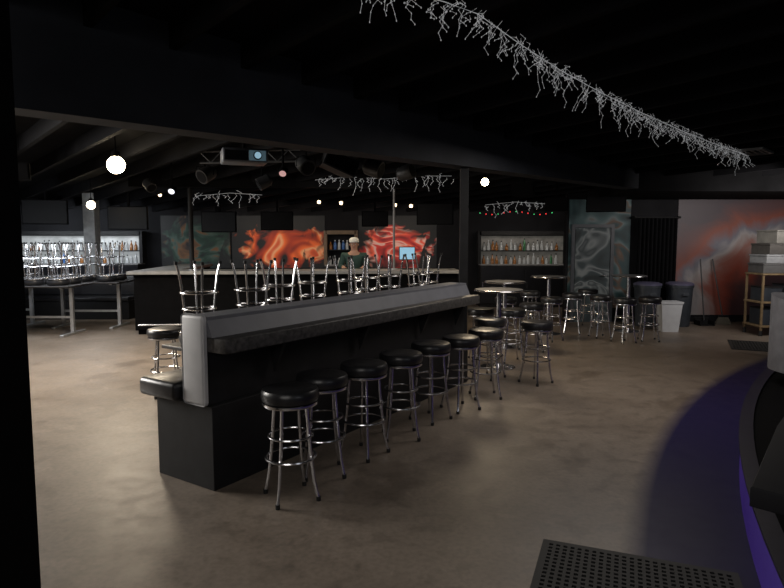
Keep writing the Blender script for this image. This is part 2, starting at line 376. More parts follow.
for u, Y, r, mt, lab in ((191, 11.35, .045, BLACK, 'dark round post rising from the left end of the central bar'), (394, 11.7, .022, GT, 'thin post on the central bar just left of the lit till screen')):
    p = PY(u, 230, Y)
    t = thing('bar_post', lab, 'post', (p.x, p.y, 1.182)); zt = zc(p.y)-1.18-.2
    MB().tube([(0, 0, 0), (0, 0, zt)], r, 12).build('tube', mt, t, True)
    MB().lathe([(0, 0), (.07, 0), (.07, .015), (0, .015)]).build('flange', STEEL, t, True)
t = thing('support_column', 'slim pale lit square column beside the left back bar', 'column', (PY(92, 230, 14).x, 14, 0))
MB().box(-.13, -.13, 0, .13, .13, zc(14.2)).build('shaft', M('pale_column', (.3, .31, .32), .6), t)
MB().box(-.16, -.16, 0, .16, .16, .12, .01).build('base', BLACK, t)
# ---------------------------------------------------------------- back bar shelves with bottles
def bottle_proto(i, mat):
    prof = [[(0, 0), (.036, 0), (.038, .01), (.038, .17), (.03, .2), (.013, .23), (.013, .29), (0, .29)],
            [(0, 0), (.042, 0), (.043, .01), (.043, .14), (.02, .18), (.014, .24), (.014, .27), (0, .27)],
            [(0, 0), (.03, 0), (.032, .01), (.034, .2), (.018, .25), (.012, .31), (0, .31)]][i]
    t = thing('bottle', 'x', 'bottle'); MB().lathe(prof, seg=10).build('glass_body', mat, t, True)
    h = prof[-1][1]; MB().lathe([(0, h-.03), (.016, h-.03), (.016, h+.006), (0, h+.006)], seg=8).build('cap', BLACK if i else WHITEP, t, True)
    return t
kinds = [('clear', bottle_proto(0, G_CL)), ('amber', bottle_proto(1, G_AM)), ('green', bottle_proto(2, G_GR)), ('clear', bottle_proto(1, G_CL)), ('blue', bottle_proto(0, G_BL))]
used = [[False] for _ in kinds]
def backbar(x0, x1, y, zs, name, back=SHELFL, step=.115, frame=BLACK):
    t = thing('bottle_shelf', f'{name} shelf unit holding rows of liquor bottles', 'shelf', ((x0+x1)/2, y, 0)); w = (x1-x0)/2
    MB().box(-w, -.25, 0, w, .25, zs[0]-.03, .01).build('cabinet', BLACK, t)
    for i in range(max(2, int(2*w/.8))):
        n = max(2, int(2*w/.8)); a = -w+2*w*i/n
        dr = MB().box(a+.01, -.27, .1, a+2*w/n-.01, -.25, zs[0]-.06, .004).build('door', BLACKG, t)
        MB().box(a+.05, -.29, .5, a+.07, -.27, .65).build('handle', CHROME, dr)
    MB().box(-w, .2, zs[0], w, .24, zs[-1]+.38).build('back_panel', back, t)
    for z in zs: MB().box(-w, -.25 if z == zs[0] else 0, z-.03, w, .2, z, .003).build('shelf_board', TOPG if z == zs[0] else BLACK, t)
    for s in (-1, 1): MB().box(s*w-.04, -.05, zs[0], s*w+.04, .24, zs[-1]+.5).build('side_panel', frame, t)
    MB().box(-w, -.05, zs[-1]+.4, w, .24, zs[-1]+.5).build('top_board', frame, t)
    for j, z in enumerate(zs):
        tier = ['lower', 'upper', 'top'][j]; n = int((x1-x0-.16)/step)
        for k in range(n):
            q = random.choice([0, 0, 3, 1, 2, 3, 4] if k % 2 else [0, 3, 3, 1])
            nth = ORD[k] if k < len(ORD) else str(k+1)+'th'
            b = place(kinds[q][1], used[q], (x0+.12+k*step+random.uniform(-.015, .015), y+.08+random.uniform(-.02, .02), z+.001), (0, 0, 0), f'{kinds[q][0]} bottle, {nth} from left on the {tier} shelf of the {name} unit', f'bottles in the {name} unit')
            b.scale = (1, 1, random.uniform(.65, 1.0))
backbar(-9.9, -6.6, 15.85, (1.14, 1.48), 'left back bar', step=.12)
backbar(-1.75, -.95, 15.85, (1.1, 1.5), 'small centre back bar', WALLD, .11, FRAMEW)
backbar(2.3, 4.6, 15.85, (1.12, 1.48), 'right back bar', SHELFR, step=.12)
# ---------------------------------------------------------------- murals
BK = (.01, .011, .012)
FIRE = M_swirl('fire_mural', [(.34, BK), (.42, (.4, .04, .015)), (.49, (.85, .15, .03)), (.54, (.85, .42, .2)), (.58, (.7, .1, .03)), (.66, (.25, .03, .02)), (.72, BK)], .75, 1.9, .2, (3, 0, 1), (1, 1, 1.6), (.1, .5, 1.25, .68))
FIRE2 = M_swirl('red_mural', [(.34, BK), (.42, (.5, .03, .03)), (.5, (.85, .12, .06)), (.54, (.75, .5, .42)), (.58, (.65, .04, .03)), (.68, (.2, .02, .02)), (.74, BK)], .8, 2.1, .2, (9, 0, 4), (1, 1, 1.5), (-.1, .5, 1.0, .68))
GRNM = M_swirl('green_mural', [(.3, BK), (.45, (.015, .05, .035)), (.53, (.06, .1, .08)), (.6, (.18, .08, .03)), (.75, BK)], .9, 2.2, .03, (1, 2, 3), (1, 1, 1.3), (0, .6, 1.0, .8))
TEAL = M_swirl('teal_mural', [(.3, (.005, .01, .012)), (.43, (.012, .035, .04)), (.5, (.04, .08, .085)), (.54, (.1, .13, .135)), (.58, (.09, .05, .03)), (.64, (.02, .045, .05)), (.8, (.008, .013, .016))], .8, 2.6, .03, (5, 1, 2), det=1)
def mural_right_mat():
    m = bpy.data.materials.new('planet_mural'); m.use_nodes = True; nt = m.node_tree; b = nt.nodes['Principled BSDF']; L = nt.links.new
    tc = nn(nt, 'ShaderNodeTexCoord'); no = nn(nt, 'ShaderNodeTexNoise'); no.inputs['Scale'].default_value = .9; no.inputs['Detail'].default_value = 5; no.inputs['Distortion'].default_value = 1.2
    L(tc.outputs['Object'], no.inputs['Vector'])
    mp = nn(nt, 'ShaderNodeMapping'); mp.inputs['Scale'].default_value = (.75, 0, 1.0)
    di = nn(nt, 'ShaderNodeVectorMath', operation='DISTANCE'); di.inputs[1].default_value = (.6, 0, .15)
    L(tc.outputs['Object'], mp.inputs['Vector']); L(mp.outputs['Vector'], di.inputs[0])
    ad = nn(nt, 'ShaderNodeMath', operation='MULTIPLY_ADD'); ad.inputs[1].default_value = 1.3; L(no.outputs['Fac'], ad.inputs[0]); L(di.outputs['Value'], ad.inputs[2])
    ml = nn(nt, 'ShaderNodeMath', operation='MULTIPLY'); ml.inputs[1].default_value = .32; L(ad.outputs[0], ml.inputs[0])
    cr = nn(nt, 'ShaderNodeValToRGB'); e = cr.color_ramp.elements
    e[0].position = .3; e[0].color = (.03, .022, .028, 1); e[1].position = 1; e[1].color = (.07, .055, .065, 1)
    for p, c in ((.44, (.07, .03, .03)), (.53, (.24, .05, .03)), (.6, (.24, .09, .07)), (.65, (.26, .2, .19)), (.7, (.3, .28, .28)), (.75, (.15, .15, .18)), (.82, (.22, .07, .05)), (.9, (.12, .06, .06))):
        x = e.new(p); x.color = (*c, 1)
    L(ml.outputs[0], cr.inputs['Fac']); L(cr.outputs['Color'], b.inputs['Base Color']); b.inputs['Roughness'].default_value = .5
    return m
def mural(x0, x1, y, z0, z1, mat, lab):
    return tag(MB().box(-(x1-x0)/2, -.02, 0, (x1-x0)/2, 0, z1-z0).build('wall_mural', mat, loc=((x0+x1)/2, y, z0)), lab, 'mural')
mural(-6.2, -4.35, YB, 1.0, 2.4, GRNM, 'dark green swirling mural left of the orange flame mural')
mural(-4.3, -1.8, YB, 1.0, 2.4, FIRE, 'orange and cream flame mural on the back wall')
mural(-.9, 1.2, YB, 1.0, 2.4, FIRE2, 'red flame mural behind and right of the person')
mural(3.75, 5.05, 12.8, .3, 2.6, TEAL, 'dark teal and grey swirling mural around the painted door')
mural(6.05, 9.15, 12.8, .15, 2.6, mural_right_mat(), 'dull red mural with a pale grey arc on the right wall')
PDOOR = M_swirl('door_paint', [(.3, (.01, .016, .018)), (.44, (.03, .045, .05)), (.5, (.17, .19, .195)), (.55, (.03, .04, .045)), (.62, (.14, .16, .165)), (.7, (.03, .04, .045))], 1.2, 2.0, .02, (2, 2, 2), det=1)
dr = struct(MB().box(3.88, 12.74, 0, 4.62, 12.779, 2.0, .005).build('door_1', PDOOR))
MB().box(3.8, 12.73, 0, 3.87, 12.778, 2.08).box(4.63, 12.73, 0, 4.7, 12.778, 2.08).box(3.87, 12.73, 2.01, 4.63, 12.778, 2.08).build('door_frame', M('door_frame', (.05, .055, .065), .5), dr)
MB().tube([(4.54, 12.69, 1.0), (4.44, 12.69, 1.0)], .012).tube([(4.54, 12.69, 1.0), (4.54, 12.75, 1.0)], .015).build('door_handle', CHROME, dr, True)
t = thing('curtain', 'black pleated curtain hanging between the painted door and the red mural', 'curtain', (5.55, 12.62, 0))
mb = MB(); n = 60; lo = []; hi = []
for i in range(n+1):
    x = -.42+.84*i/n; y = .05*math.sin(i*1.05); lo.append(mb.bm.verts.new((x, y, .04))); hi.append(mb.bm.verts.new((x, y*.7, 2.2)))
for i in range(n): mb.bm.faces.new((lo[i], lo[i+1], hi[i+1], hi[i]))
mb.build('drape', M('black_cloth', (.006, .006, .007), .9, spec=.1), t, True)
MB().tube([(-.48, 0, 2.22), (.48, 0, 2.22)], .018).build('rod', BLACK, t, True)
for s in (-.46, .46): MB().box(s-.015, 0, 2.2, s+.015, .18, 2.25).build('bracket', BLACK, t)
# ---------------------------------------------------------------- bins, broom, cart
def bin_(x, y, h, r, mat, lidm, lab, name='trash_bin'):
    t = thing(name, lab, 'bin', (x, y, 0))
    MB().lathe([(0, 0), (r*.8, 0), (r*.82, .02), (r*.97, h-.05), (r*1.03, h-.05), (r*1.03, h), (r*.95, h), (r*.8, .05), (0, .05)], seg=28).build('body', mat, t, True)
    if lidm: 
        MB().lathe([(0, h+.0), (r*1.05, h), (r*1.05, h+.03), (r*.8, h+.06), (0, h+.07)], seg=28).build('lid', lidm, t, True)
    for s in (-1, 1): MB().box(-.06, s*r-.02, h-.2, .06, s*r+.03 if s > 0 else s*r-.03, h-.14, .005).build('handle', mat, t)
    return t
for u, Y, lab in ((647, 12.15, 'dark grey lidded bin beside the black curtain'), (679, 12.2, 'dark grey lidded bin under the red mural, right of the pale bin')):
    bin_(PY(u, 300, Y).x, Y, .84, .26, PLAST, TUBE_T, lab)
t = thing('waste_bin', 'small pale grey tapered waste bin in front of the dark bins', 'bin', (PY(669, 300, 11.45).x, 11.45, 0))
def taper(w0, d0, w1, d1, z0, z1, mb):
    mb.hexa([(-w0, -d0, z0), (w0, -d0, z0), (w0, d0, z0), (-w0, d0, z0), (-w1, -d1, z1), (w1, -d1, z1), (w1, d1, z1), (-w1, d1, z1)]); return mb
taper(.15, .11, .2, .15, 0, .56, MB()).build('body', WHITEP, t)
mb = MB(); taper(.21, .16, .215, .165, .54, .58, mb); mb.build('rim', WHITEP, t)
def stick(name, lab, cat, u, Y, lean, extra):
    p = PY(u, 300, Y); t = thing(name, lab, cat, (p.x, Y, 0))
    MB().tube([(0, 0, .1), (lean, .3, 1.35)], .013, 8).build('handle', M(name+'_handle', (.02, .02, .022), .5), t, True)
    extra(t); return t
def broomh(t):
    mb = MB(); taper(.17, .03, .09, .02, 0, .16, mb); mb.build('bristles', M('bristles', (.1, .09, .07), .9), t)
    MB().box(-.1, -.03, .15, .1, .03, .2, .01).build('head', BLACK, t)
stick('broom', 'upright broom leaning on the red mural wall', 'broom', 724, 12.4, -.12, broomh)
def pan(t):
    MB().box(-.15, -.15, 0, .15, .13, .012).box(-.15, .1, 0, .15, .13, .15).box(-.15, -.15, 0, -.135, .13, .1).box(.135, -.15, 0, .15, .13, .1).build('pan', BLACK, t)
stick('dustpan', 'black long-handled dustpan standing between broom and dark bin', 'dustpan', 705, 12.3, .02, pan)
cx = PY(768, 300, 11).x+.22
t = thing('utility_cart', 'pale wood shelf cart loaded with trays at the right edge', 'cart', (cx, 11.1, 0))
for i in (-1, 1):
    for j in (-1, 1):
        lg = MB().box(i*.42-.018, j*.25-.018, .1, i*.42+.018, j*.25+.018, 1.11, .004).build('upright', WOOD, t)
        MB().lathe([(0, 0), (.03, .0), (.03, .09), (0, .1)], (i*.42, j*.25, 0), 12).build('caster', RUBBER, lg, True)
for z in (.16, .6, 1.115): MB().box(-.45, -.28, z, .45, .28, z+.03, .004).build('shelf', WOOD, t)
for k, (w, h, m, nm) in enumerate(((.42, .18, M('tray_grey', (.09, .09, .09), .5), 'bottom'), (.4, .16, M('tray_pale', (.25, .26, .27), .5), 'second'), (.38, .2, M('tray_dark', (.07, .065, .06), .5), 'third'), (.28, .24, M('tray_beige', (.16, .155, .14), .5), 'topmost'))):
    z = 1.147+[0, .181, .342, .543][k]
    t = thing('storage_tray', f'plastic storage tray on the cart, {nm} of the stack', 'tray', (cx, 11.1, z), .06*k, 'trays stacked on the cart')
    MB().box(-w, -.24, 0, w, .24, h-.03, .01).build('body', m, t); MB().box(-w-.01, -.25, h-.03, w+.01, .25, h, .005).build('rim', m, t)
for z, tn in ((.632, 'middle'), (.192, 'bottom')):
    for k, (x, nm) in enumerate(((-.2, 'left'), (.2, 'right'))):
        h = .24+.05*((k+(z < .5)) % 2)
        t = thing('storage_box', f'dark box on the {tn} shelf of the cart, {nm} one', 'box', (cx+x, 11.1, z), 0, 'boxes in the cart')
        MB().box(-.17, -.2, 0, .17, .2, h, .008).build('body', PLAST, t); MB().box(-.175, -.205, h, .175, .205, h+.025, .005).build('lid', BLACK, t)
# ---------------------------------------------------------------- floor mats
def mat_obj(c, rz, nx, ny, cell, lab):
    bm = bmesh.new(); bmesh.ops.create_grid(bm, x_segments=nx, y_segments=ny, size=.5)
    for v in bm.verts: v.co.x *= nx*cell; v.co.y *= ny*cell
    bmesh.ops.inset_individual(bm, faces=bm.faces[:], thickness=cell*.22, use_even_offset=True)
    sm = [f for f in bm.faces if f.calc_area() < (cell*.58)**2*1.02 and f.calc_area() > (cell*.54)**2 and abs(f.calc_center_median().x/cell % 1-(.5 if nx % 2 == 0 else 0)) < .1]
    bmesh.ops.delete(bm, geom=sm, context='FACES')
    r = bmesh.ops.extrude_face_region(bm, geom=bm.faces[:])
    bmesh.ops.translate(bm, verts=[g for g in r['geom'] if isinstance(g, bmesh.types.BMVert)], vec=(0, 0, .014))
    mb = MB(); mb.bm.free(); mb.bm = bm
    t = thing('rubber_mat', lab, 'mat', (c[0], c[1], 0.001), rz); mb.build('perforated_sheet', RUBBER, t)
    X, Y = nx*cell/2, ny*cell/2; e = .03
    MB().box(-X-e, -Y-e, 0, X+e, -Y, .014).box(-X-e, Y, 0, X+e, Y+e, .014).box(-X-e, -Y, 0, -X, Y, .014).box(X, -Y, 0, X+e, Y, .014).build('border', RUBBER, t)
a = FZ(545, 541); b2 = FZ(748, 577); ang = math.atan2(b2.y-a.y, b2.x-a.x)
ex = Vector((math.cos(ang), math.sin(ang))); ey = Vector((-ex.y, ex.x))
cc = Vector((a.x, a.y))+ex*.49-ey*.62
mat_obj(cc, ang, 24, 30, .039, 'black perforated rubber mat at the bottom right foreground')
mat_obj((6.3, 9.65), -.45, 30, 20, .045, 'dark floor mat lying beyond the purple floor with its painted shade near the cart')
# ---------------------------------------------------------------- curved stage
SC = Vector((15.2, -2.86)); R = 14.5
def arc(r, n=48):
    amin = math.asin((YF+.1-SC.y)/r); amax = math.acos((SC.x-9.1)/r)
    return [(SC.x-r*math.cos(amin+(amax-amin)*i/n), SC.y+r*math.sin(amin+(amax-amin)*i/n)) for i in range(n+1)]
t = thing('stage_platform', 'low curved stage with purple lit edge along the right side', 'stage', (0, 0, 0))
MB().prism(arc(R)+[(9.1, YF+.1)], .0, .285).build('deck', BLACKM, t)
def strip(mb, Pa, Pb, z0, z1):
    for i in range(len(Pa)-1):
        mb.hexa([(*Pb[i], z0), (*Pa[i], z0), (*Pa[i+1], z0), (*Pb[i+1], z0), (*Pb[i], z1), (*Pa[i], z1), (*Pa[i+1], z1), (*Pb[i+1], z1)])
mb = MB(); strip(mb, arc(R-.001), arc(R+.02), 0, .27); mb.build('fascia', PURPLE, t)
mb = MB(); strip(mb, arc(R-.06), arc(R+.035), .286, .305); mb.build('edge_trim', M('edge_trim', (.012, .01, .02), .5, spec=.2), t)
t = thing('tub_chair', 'grey padded tub chair on the curved stage at the right edge', 'chair', (4.25, 5.95, .287), 2.3)
mb = MB(); n = 20
outer = [(.4*math.cos(a), .4*math.sin(a)) for a in [(-.75+1.5*i/n)*PI*.93 for i in range(n+1)]]
inner = [(.29*math.cos(a), .29*math.sin(a)) for a in [(-.75+1.5*i/n)*PI*.93 for i in range(n+1)]]
for i in range(n):
    h0 = .62+.3*math.cos((-.75+1.5*i/n)*PI*.5); h1 = .62+.3*math.cos((-.75+1.5*(i+1)/n)*PI*.5)
    mb.hexa([(*inner[i], .15), (*outer[i], .15), (*outer[i+1], .15), (*inner[i+1], .15), (*inner[i], h0), (*outer[i], h0), (*outer[i+1], h1), (*inner[i+1], h1)])
bmesh.ops.remove_doubles(mb.bm, verts=mb.bm.verts[:], dist=.001)
mb.build('backrest', GREYF, t, True)
MB().lathe([(0, .15), (.27, .15), (.285, .2), (.285, .42), (.26, .46), (0, .47)], seg=28).build('seat', GREYF, t, True)
for k in range(4): a = PI/4+k*PI/2; MB().tube([(.25*math.cos(a), .25*math.sin(a), 0), (.22*math.cos(a), .22*math.sin(a), .15)], .02).build('leg', BLACK, t, True)
t = thing('counter_ledge', 'black thick-topped drink ledge nearest the camera at the right edge', 'counter', (0, 0, 0))
MB().prism([(1.05, 1.7), (1.5, 2.28), (1.9, 2.75), (2.5, 2.3), (1.6, 1.15)], .97, 1.03, .004).build('top', M('ledge_top', (.006, .006, .008), .6, spec=.2), t, True)
for x, y in ((1.34, 1.9), (1.36, 1.62)):
    MB().tube([(x, y, 0), (x, y, .97)], .03, 12).build('leg', BLACK, t, True)
t = thing('booth_bench', 'long low black bench behind the left high tables', 'bench', (-7.2, 13.4, 0))
MB().box(-2.8, -.25, 0, 1.4, .25, .4, .01).build('base', BLACK, t); MB().box(-2.8, -.27, .4, 1.4, .25, .5, .03).build('seat', VINYL, t, True)
MB().box(-2.8, .17, .5, 1.4, .27, .95, .03).build('backrest', VINYL, t, True)
# ---------------------------------------------------------------- hanging TVs
def tv(u, v, Y, w, lab, rz=0, h=None, scr=None):
    p = PY(u, v, Y); h = h or w*.58; t = thing('television', lab, 'television', p, rz)
    f = MB().box(-w/2, -.03, -h/2, w/2, .03, h/2, .008).build('casing', BLACKM, t)
    MB().box(-w/2+.02, -.034, -h/2+.02, w/2-.02, -.0305, h/2-.02).build('screen', scr or SCREEN, f)
    MB().box(-.02, .03, 0, .02, .07, zc(Y)-p.z-.01).build('mounting_pole', BLACKM, t)
tv(277, 221, 13.5, .72, 'black wall television hanging over the orange flame mural')
tv(128, 218, 12.9, .85, 'wide black television hanging right of the pale column')
tv(45, 212, 12.9, .9, 'black television hanging over the left back bar', .2)
tv(219, 222, 13.5, .8, 'black television hanging over the dark green mural', -.1)
tv(435, 214, 13.2, .8, 'black television hanging right of the red flame mural', -.2)
tv(606, 201, 12.0, .75, 'black television hanging above the painted door', -.3)
tv(375, 219, 13.8, .6, 'small black television above the red flame mural', .1)
# ---------------------------------------------------------------- projector and lights on ceiling
p = PY(244, 157, 7.5)
t = thing('projector', 'bulky grey projector with bluish front hanging above the upturned stools', 'projector', p, .35)
MB().box(-.27, -.18, -.085, .27, .18, .085, .02).build('body', M('projector_silver', (.14, .15, .17), .4), t, True)
MB().box(-.24, -.184, -.06, .03, -.179, .055).build('vent', BLACK, t)
MB().box(.04, -.186, -.06, .24, -.18, .06, .002).build('front_plate', M('bluish_front', (.12, .2, .26), .3, em=(.3, .5, .6), es=.12), t)
ln = MB().tube([(.14, -.17, 0), (.14, -.215, 0)], .052, 18).build('lens_ring', BLACK, t, True)
MB().tube([(.14, -.216, 0), (.14, -.22, 0)], .04, 18).build('lens', SCRON, ln, True)
MB().tube([(0, 0, .08), (0, 0, zc(7.5)-p.z-.01)], .02).build('ceiling_rod', BLACKM, t, True)
RIG = M('rig_grey_metal', (.03, .031, .034), .45, .2)
def spot(u, v, Y, lab, bulb, r=.09, tilt=(0, -.6, -.5), name='stage_light', body=None):
    p = PY(u, v, Y); t = thing(name, lab, 'light', p); d = Vector(tilt).normalized()
    MB().tube([-d*r*1.6, -d*r*1.2, d*r*.6, d*r*.7], [r*.6, r, r*1.05, r*1.05], 16).build('housing', body or BLACKM, t, True)
    MB().tube([d*r*.7, d*r*.76], r*.85, 16).build('lamp', bulb, t, True)
    MB().tube([(0, 0, r*1.05), (0, 0, max(r*1.2, zc(Y)-p.z-.01))], .014).tube([(-r*1.15, 0, 0), (-r*1.15, 0, r*1.1), (r*1.15, 0, r*1.1), (r*1.15, 0, 0)], .01, 6).build('yoke', BLACKM, t)
    return p
spot(283, 172, 8.2, 'black stage light with a pinkish lamp right of the projector', M('pink_lamp', (.8, .5, .5), .4, em=(1, .6, .6), es=.3), .055)
spot(172, 190, 10, 'small stage light with a cool white lamp above the left bar end', BULBC, .06)
spot(306, 166, 8.4, 'dark stage light left of the hanging slanted speaker', SCREEN, .11, (.4, -.6, -.4), body=RIG)
spot(205, 175, 9.2, 'dark stage light left of and behind the projector', SCREEN, .11, (-.4, -.6, -.4), body=RIG)
spot(262, 183, 9.0, 'grey stage light low behind the projector, pointing left', SCREEN, .09, (-.7, -.3, -.4), body=RIG)
spot(376, 169, 8.8, 'bulky grey stage light right of the slanted speaker', SCREEN, .12, (.8, -.3, -.3), body=RIG)
spot(408, 172, 9.2, 'bulky grey stage light left of the slim post, pointing right', SCREEN, .11, (.7, -.4, .2), body=RIG)
spot(150, 186, 10.5, 'grey stage light between the big bright lamp and the dark bar post', SCREEN, .09, (.5, -.4, -.5), body=RIG)
for u, v, w, lab, rz in ((338, 164, .5, 'slanted black loudspeaker hanging between projector and slim post', .5), (524, 190, .4, 'black loudspeaker hanging right of the warm lamp', -.4), (12, 172, .5, 'black loudspeaker hanging at the far left ceiling', .3), (556, 205, .4, 'black loudspeaker hanging left of the painted door', -.2)):
    Y = 8.5 if u < 500 else 10.8
    p = PY(u, v, Y); t = thing('loudspeaker', lab, 'speaker', p, rz)
    t.rotation_euler = (0, .35 if u == 338 else 0, rz)
    mb = MB(); mb.hexa([(-w/2, -.12, -.11), (w/2, -.12, -.11), (w/2*.8, .15, -.11), (-w/2*.8, .15, -.11), (-w/2, -.16, .12), (w/2, -.16, .12), (w/2*.8, .15, .12), (-w/2*.8, .15, .12)]); mb.build('cabinet', RIG if u == 338 else BLACKM, t)
    mb = MB(); mb.hexa([(-w/2+.02, -.135, -.09), (w/2-.02, -.135, -.09), (w/2-.02, -.125, -.09), (-w/2+.02, -.125, -.09), (-w/2+.02, -.17, .1), (w/2-.02, -.17, .1), (w/2-.02, -.155, .1), (-w/2+.02, -.155, .1)]); mb.build('grille', BLACKM, t)
    MB().tube([(0, 0, .12), (0, 0, zc(Y)-p.z-.01)], .018).build('hanging_rod', BLACKM, t, True)
def truss(a, b, lab):
    t = thing('lighting_truss', lab, 'truss', a); d = b-a; n = 9; w = .1
    for o in ((0, 0, 0), (0, 0, w*1.6)): MB().tube([Vector(o), d+Vector(o)], .014, 8).build('chord', RIG, t, True)
    mb = MB()
    for i in range(n):
        p0 = d*(i/n); p1 = d*((i+1)/n); mb.tube([p0+Vector((0, 0, 0 if i % 2 else w*1.6)), p1+Vector((0, 0, w*1.6 if i % 2 else 0))], .008, 6)
    mb.build('lacing', RIG, t, True)
    for f in (.08, .92):
        q = d*f; MB().tube([q+Vector((0, 0, w*1.6)), (q.x, q.y, zc(a.y+q.y)-a.z-.01)], .012, 6).build('hanger', BLACKM, t)
a = PY(200, 163, 8.8); b = PY(300, 158, 8.6); b.z = a.z; truss(a, b, 'dark lattice truss hanging behind the projector')
def lamp(u, v, Y, r, e, lab, mat=BULB, col=(1, .8, .55)):
    p = PY(u, v, Y); t = thing('hanging_lamp', lab, 'lamp', p)
    mb = MB(); mb.lathe([(0, -r)]+[(r*math.sin(a), -r*math.cos(a)) for a in [PI*i/10 for i in range(1, 10)]]+[(0, r)], seg=18); mb.build('bulb', mat, t, True)
    MB().lathe([(0, r*.95), (r*.55, r*.95), (r*.45, r*1.5), (0, r*1.6)], seg=14).build('socket', BLACKM, t, True)
    MB().tube([(0, 0, r*1.5), (0, 0, max(r*1.7, zc(Y)-p.z-.01))], .008, 6).build('cord', BLACKM, t)
    if e:
        l = bpy.data.lights.new('lamp_light', 'SPOT'); l.energy = e; l.color = col; l.shadow_soft_size = .3; l.spot_size = math.radians(155); l.spot_blend = .6; l.specular_factor = .5
        lo = bpy.data.objects.new('lamp_light', l); COL.objects.link(lo); lo.parent = t; lo.location = (0, 0, -r-.12)
    return t
lamp(116, 165, 8.5, .12, 360, 'big bright warm lamp hanging at the left, brightest lamp in the room', col=(1, .84, .64))
lamp(485, 182, 9.6, .06, 100, 'bright warm lamp hanging right of the slim post')
lamp(91, 205, 12.0, .08, 80, 'bright bulb hanging in front of the pale column', col=(.9, .95, 1))
for u, v, lab in ((319, 202, 'small warm pendant lamp left of the person'), (341, 203, 'small warm pendant lamp above the person'), (395, 205, 'small warm pendant lamp above the red mural, left of a pair'), (411, 206, 'small warm pendant lamp above the till screen, right of a pair')):
    lamp(u, v, 12.2, .035, 14, lab, BULBS)
lamp(160, 195, 13, .035, 12, 'tiny warm lamp above the left end of the central bar', BULBS)
lamp(88, 250, 14.8, .06, 8, 'small purple lamp low at the left back bar', PURL, (.4, .25, 1))
# ---------------------------------------------------------------- ceiling vent
p = PY(745, 133, 8.6); zz = zc(8.6)-.2
t = thing('ceiling_vent', 'grey square vent under the black joists at upper right', 'vent', (p.x, 8.6, zz-.03), .8)
MB().box(-.3, -.3, 0, .3, -.26, .03).box(-.3, .26, 0, .3, .3, .03).box(-.3, -.26, 0, -.26, .26, .03).box(.26, -.26, 0, .3, .26, .03).build('frame', M('vent_grey', (.12, .12, .12), .6), t)
mb = MB()
for k in range(6): mb.box(-.26, -.22+.08*k, .01, .26, -.19+.08*k, .02)
mb.build('slats', M('vent_slats', (.08, .08, .08), .6), t)
# ---------------------------------------------------------------- icicle lights
def icicle(pts, lab, step, lmin, lmax, r=.0015, skip=.2):
    t = thing('icicle_light_string', lab, 'string lights', pts[0]); o = Vector(pts[0]); P = [Vector(p)-o for p in pts]
    MB().tube(P, .003, 5).build('cable', WIRE, t)
    ms = MB(); mbb = MB()
    for a, b in zip(P, P[1:]):
        n = max(1, int((b-a).length/step))
        for k in range(n):
            if random.random() < skip: continue
            p = a.lerp(b, k/n)+Vector((random.uniform(-.03, .03), random.uniform(-.03, .03), random.uniform(-.03, .06))); L = random.uniform(lmin, lmax)*random.choice([.4, .6, .8, 1.1, 1.4])
            q = [p]; m = 5
            for j in range(m): q.append(q[-1]+Vector((random.uniform(-.04, .04), random.uniform(-.04, .04), -L/m)))
            ms.tube(q, r, 3, False)
            for x in q[1:]: mbb.lathe([(0, -.008), (r*2.6, -.003), (0, .008)], x, 4)
    ms.build('strands', WIRE, t)['kind'] = 'stuff'; mbb.build('mini_bulbs', WIRE, t)['kind'] = 'stuff'
    return t
def on_plane(u, v):
    d = ray(u, v); tt = 1.75/(d.z+.065*d.y); return Vector((d.x*tt, d.y*tt, H+d.z*tt))
ctrl = [(340, -35), (385, -16), (415, -6), (445, 2), (478, 14), (520, 44), (560, 70), (600, 92), (640, 112), (680, 130), (715, 144), (748, 156)]
icicle([on_plane(*c) for c in ctrl], 'long tangled white icicle light string crossing the ceiling at upper right', .02, .08, .2)
icicle([PY(u, v, 10.9) for u, v in ((315, 180), (350, 177), (385, 179), (420, 176), (455, 176))], 'white icicle light string above the central bar, left of the slim post', .05, .12, .3, .003, .1)
icicle([PY(u, v, 11.0) for u, v in ((196, 196), (230, 193), (262, 195))], 'short white icicle light string under the beam left of the pendant lamps', .06, .1, .2, .003, .1)
icicle([PY(u, v, 11.6) for u, v in ((485, 205), (515, 202), (550, 204))], 'white icicle light string above the right back bar', .06, .08, .2, .003, .1)
t = thing('coloured_light_string', 'string of tiny red and green bulbs over the right back bar', 'string lights', PY(480, 213, 13))
o = t.location.copy(); P = [PY(480+6*i, 213+1.5*math.sin(i*.8), 13)-o for i in range(13)]
MB().tube(P, .006, 5).build('cable', BLACK, t)
for i, q in enumerate(P): MB().lathe([(0, -.015), (.013, 0), (0, .015)], q, 8).build('bulb', REDL if i % 3 else GRNL, t)
# ---------------------------------------------------------------- person
def skinmesh(name, verts, edges, radii, mat, parent, root=0, sub=2):
    me = bpy.data.meshes.new(name); me.from_pydata([Vector(v) for v in verts], edges, []); me.materials.append(mat)
    o = bpy.data.objects.new(name, me); COL.objects.link(o); o.parent = parent
    md = o.modifiers.new('skin', 'SKIN'); md.use_smooth_shade = True
    for i, r in enumerate(radii):
        sv = me.skin_vertices[0].data[i]; sv.radius = r if isinstance(r, tuple) else (r, r); sv.use_root = (i == root)
    s = o.modifiers.new('sub', 'SUBSURF'); s.levels = sub; s.render_levels = sub
    return o
pp = PY(354, 240, 12.25)
t = thing('person', 'person in a pale cap and dark green shirt standing behind the central bar', 'person', (pp.x, 12.25, 0), 0)
V = [(0, 0, .96), (0, 0, 1.12), (0, 0, 1.3), (0, 0, 1.45), (0, -.01, 1.54), (0, -.02, 1.62), (0, -.02, 1.7), (0, -.01, 1.75)]
Rr = [(.15, .1), (.13, .095), (.16, .11), (.13, .08), .055, .075, .085, .06]
E = [(i, i+1) for i in range(7)]
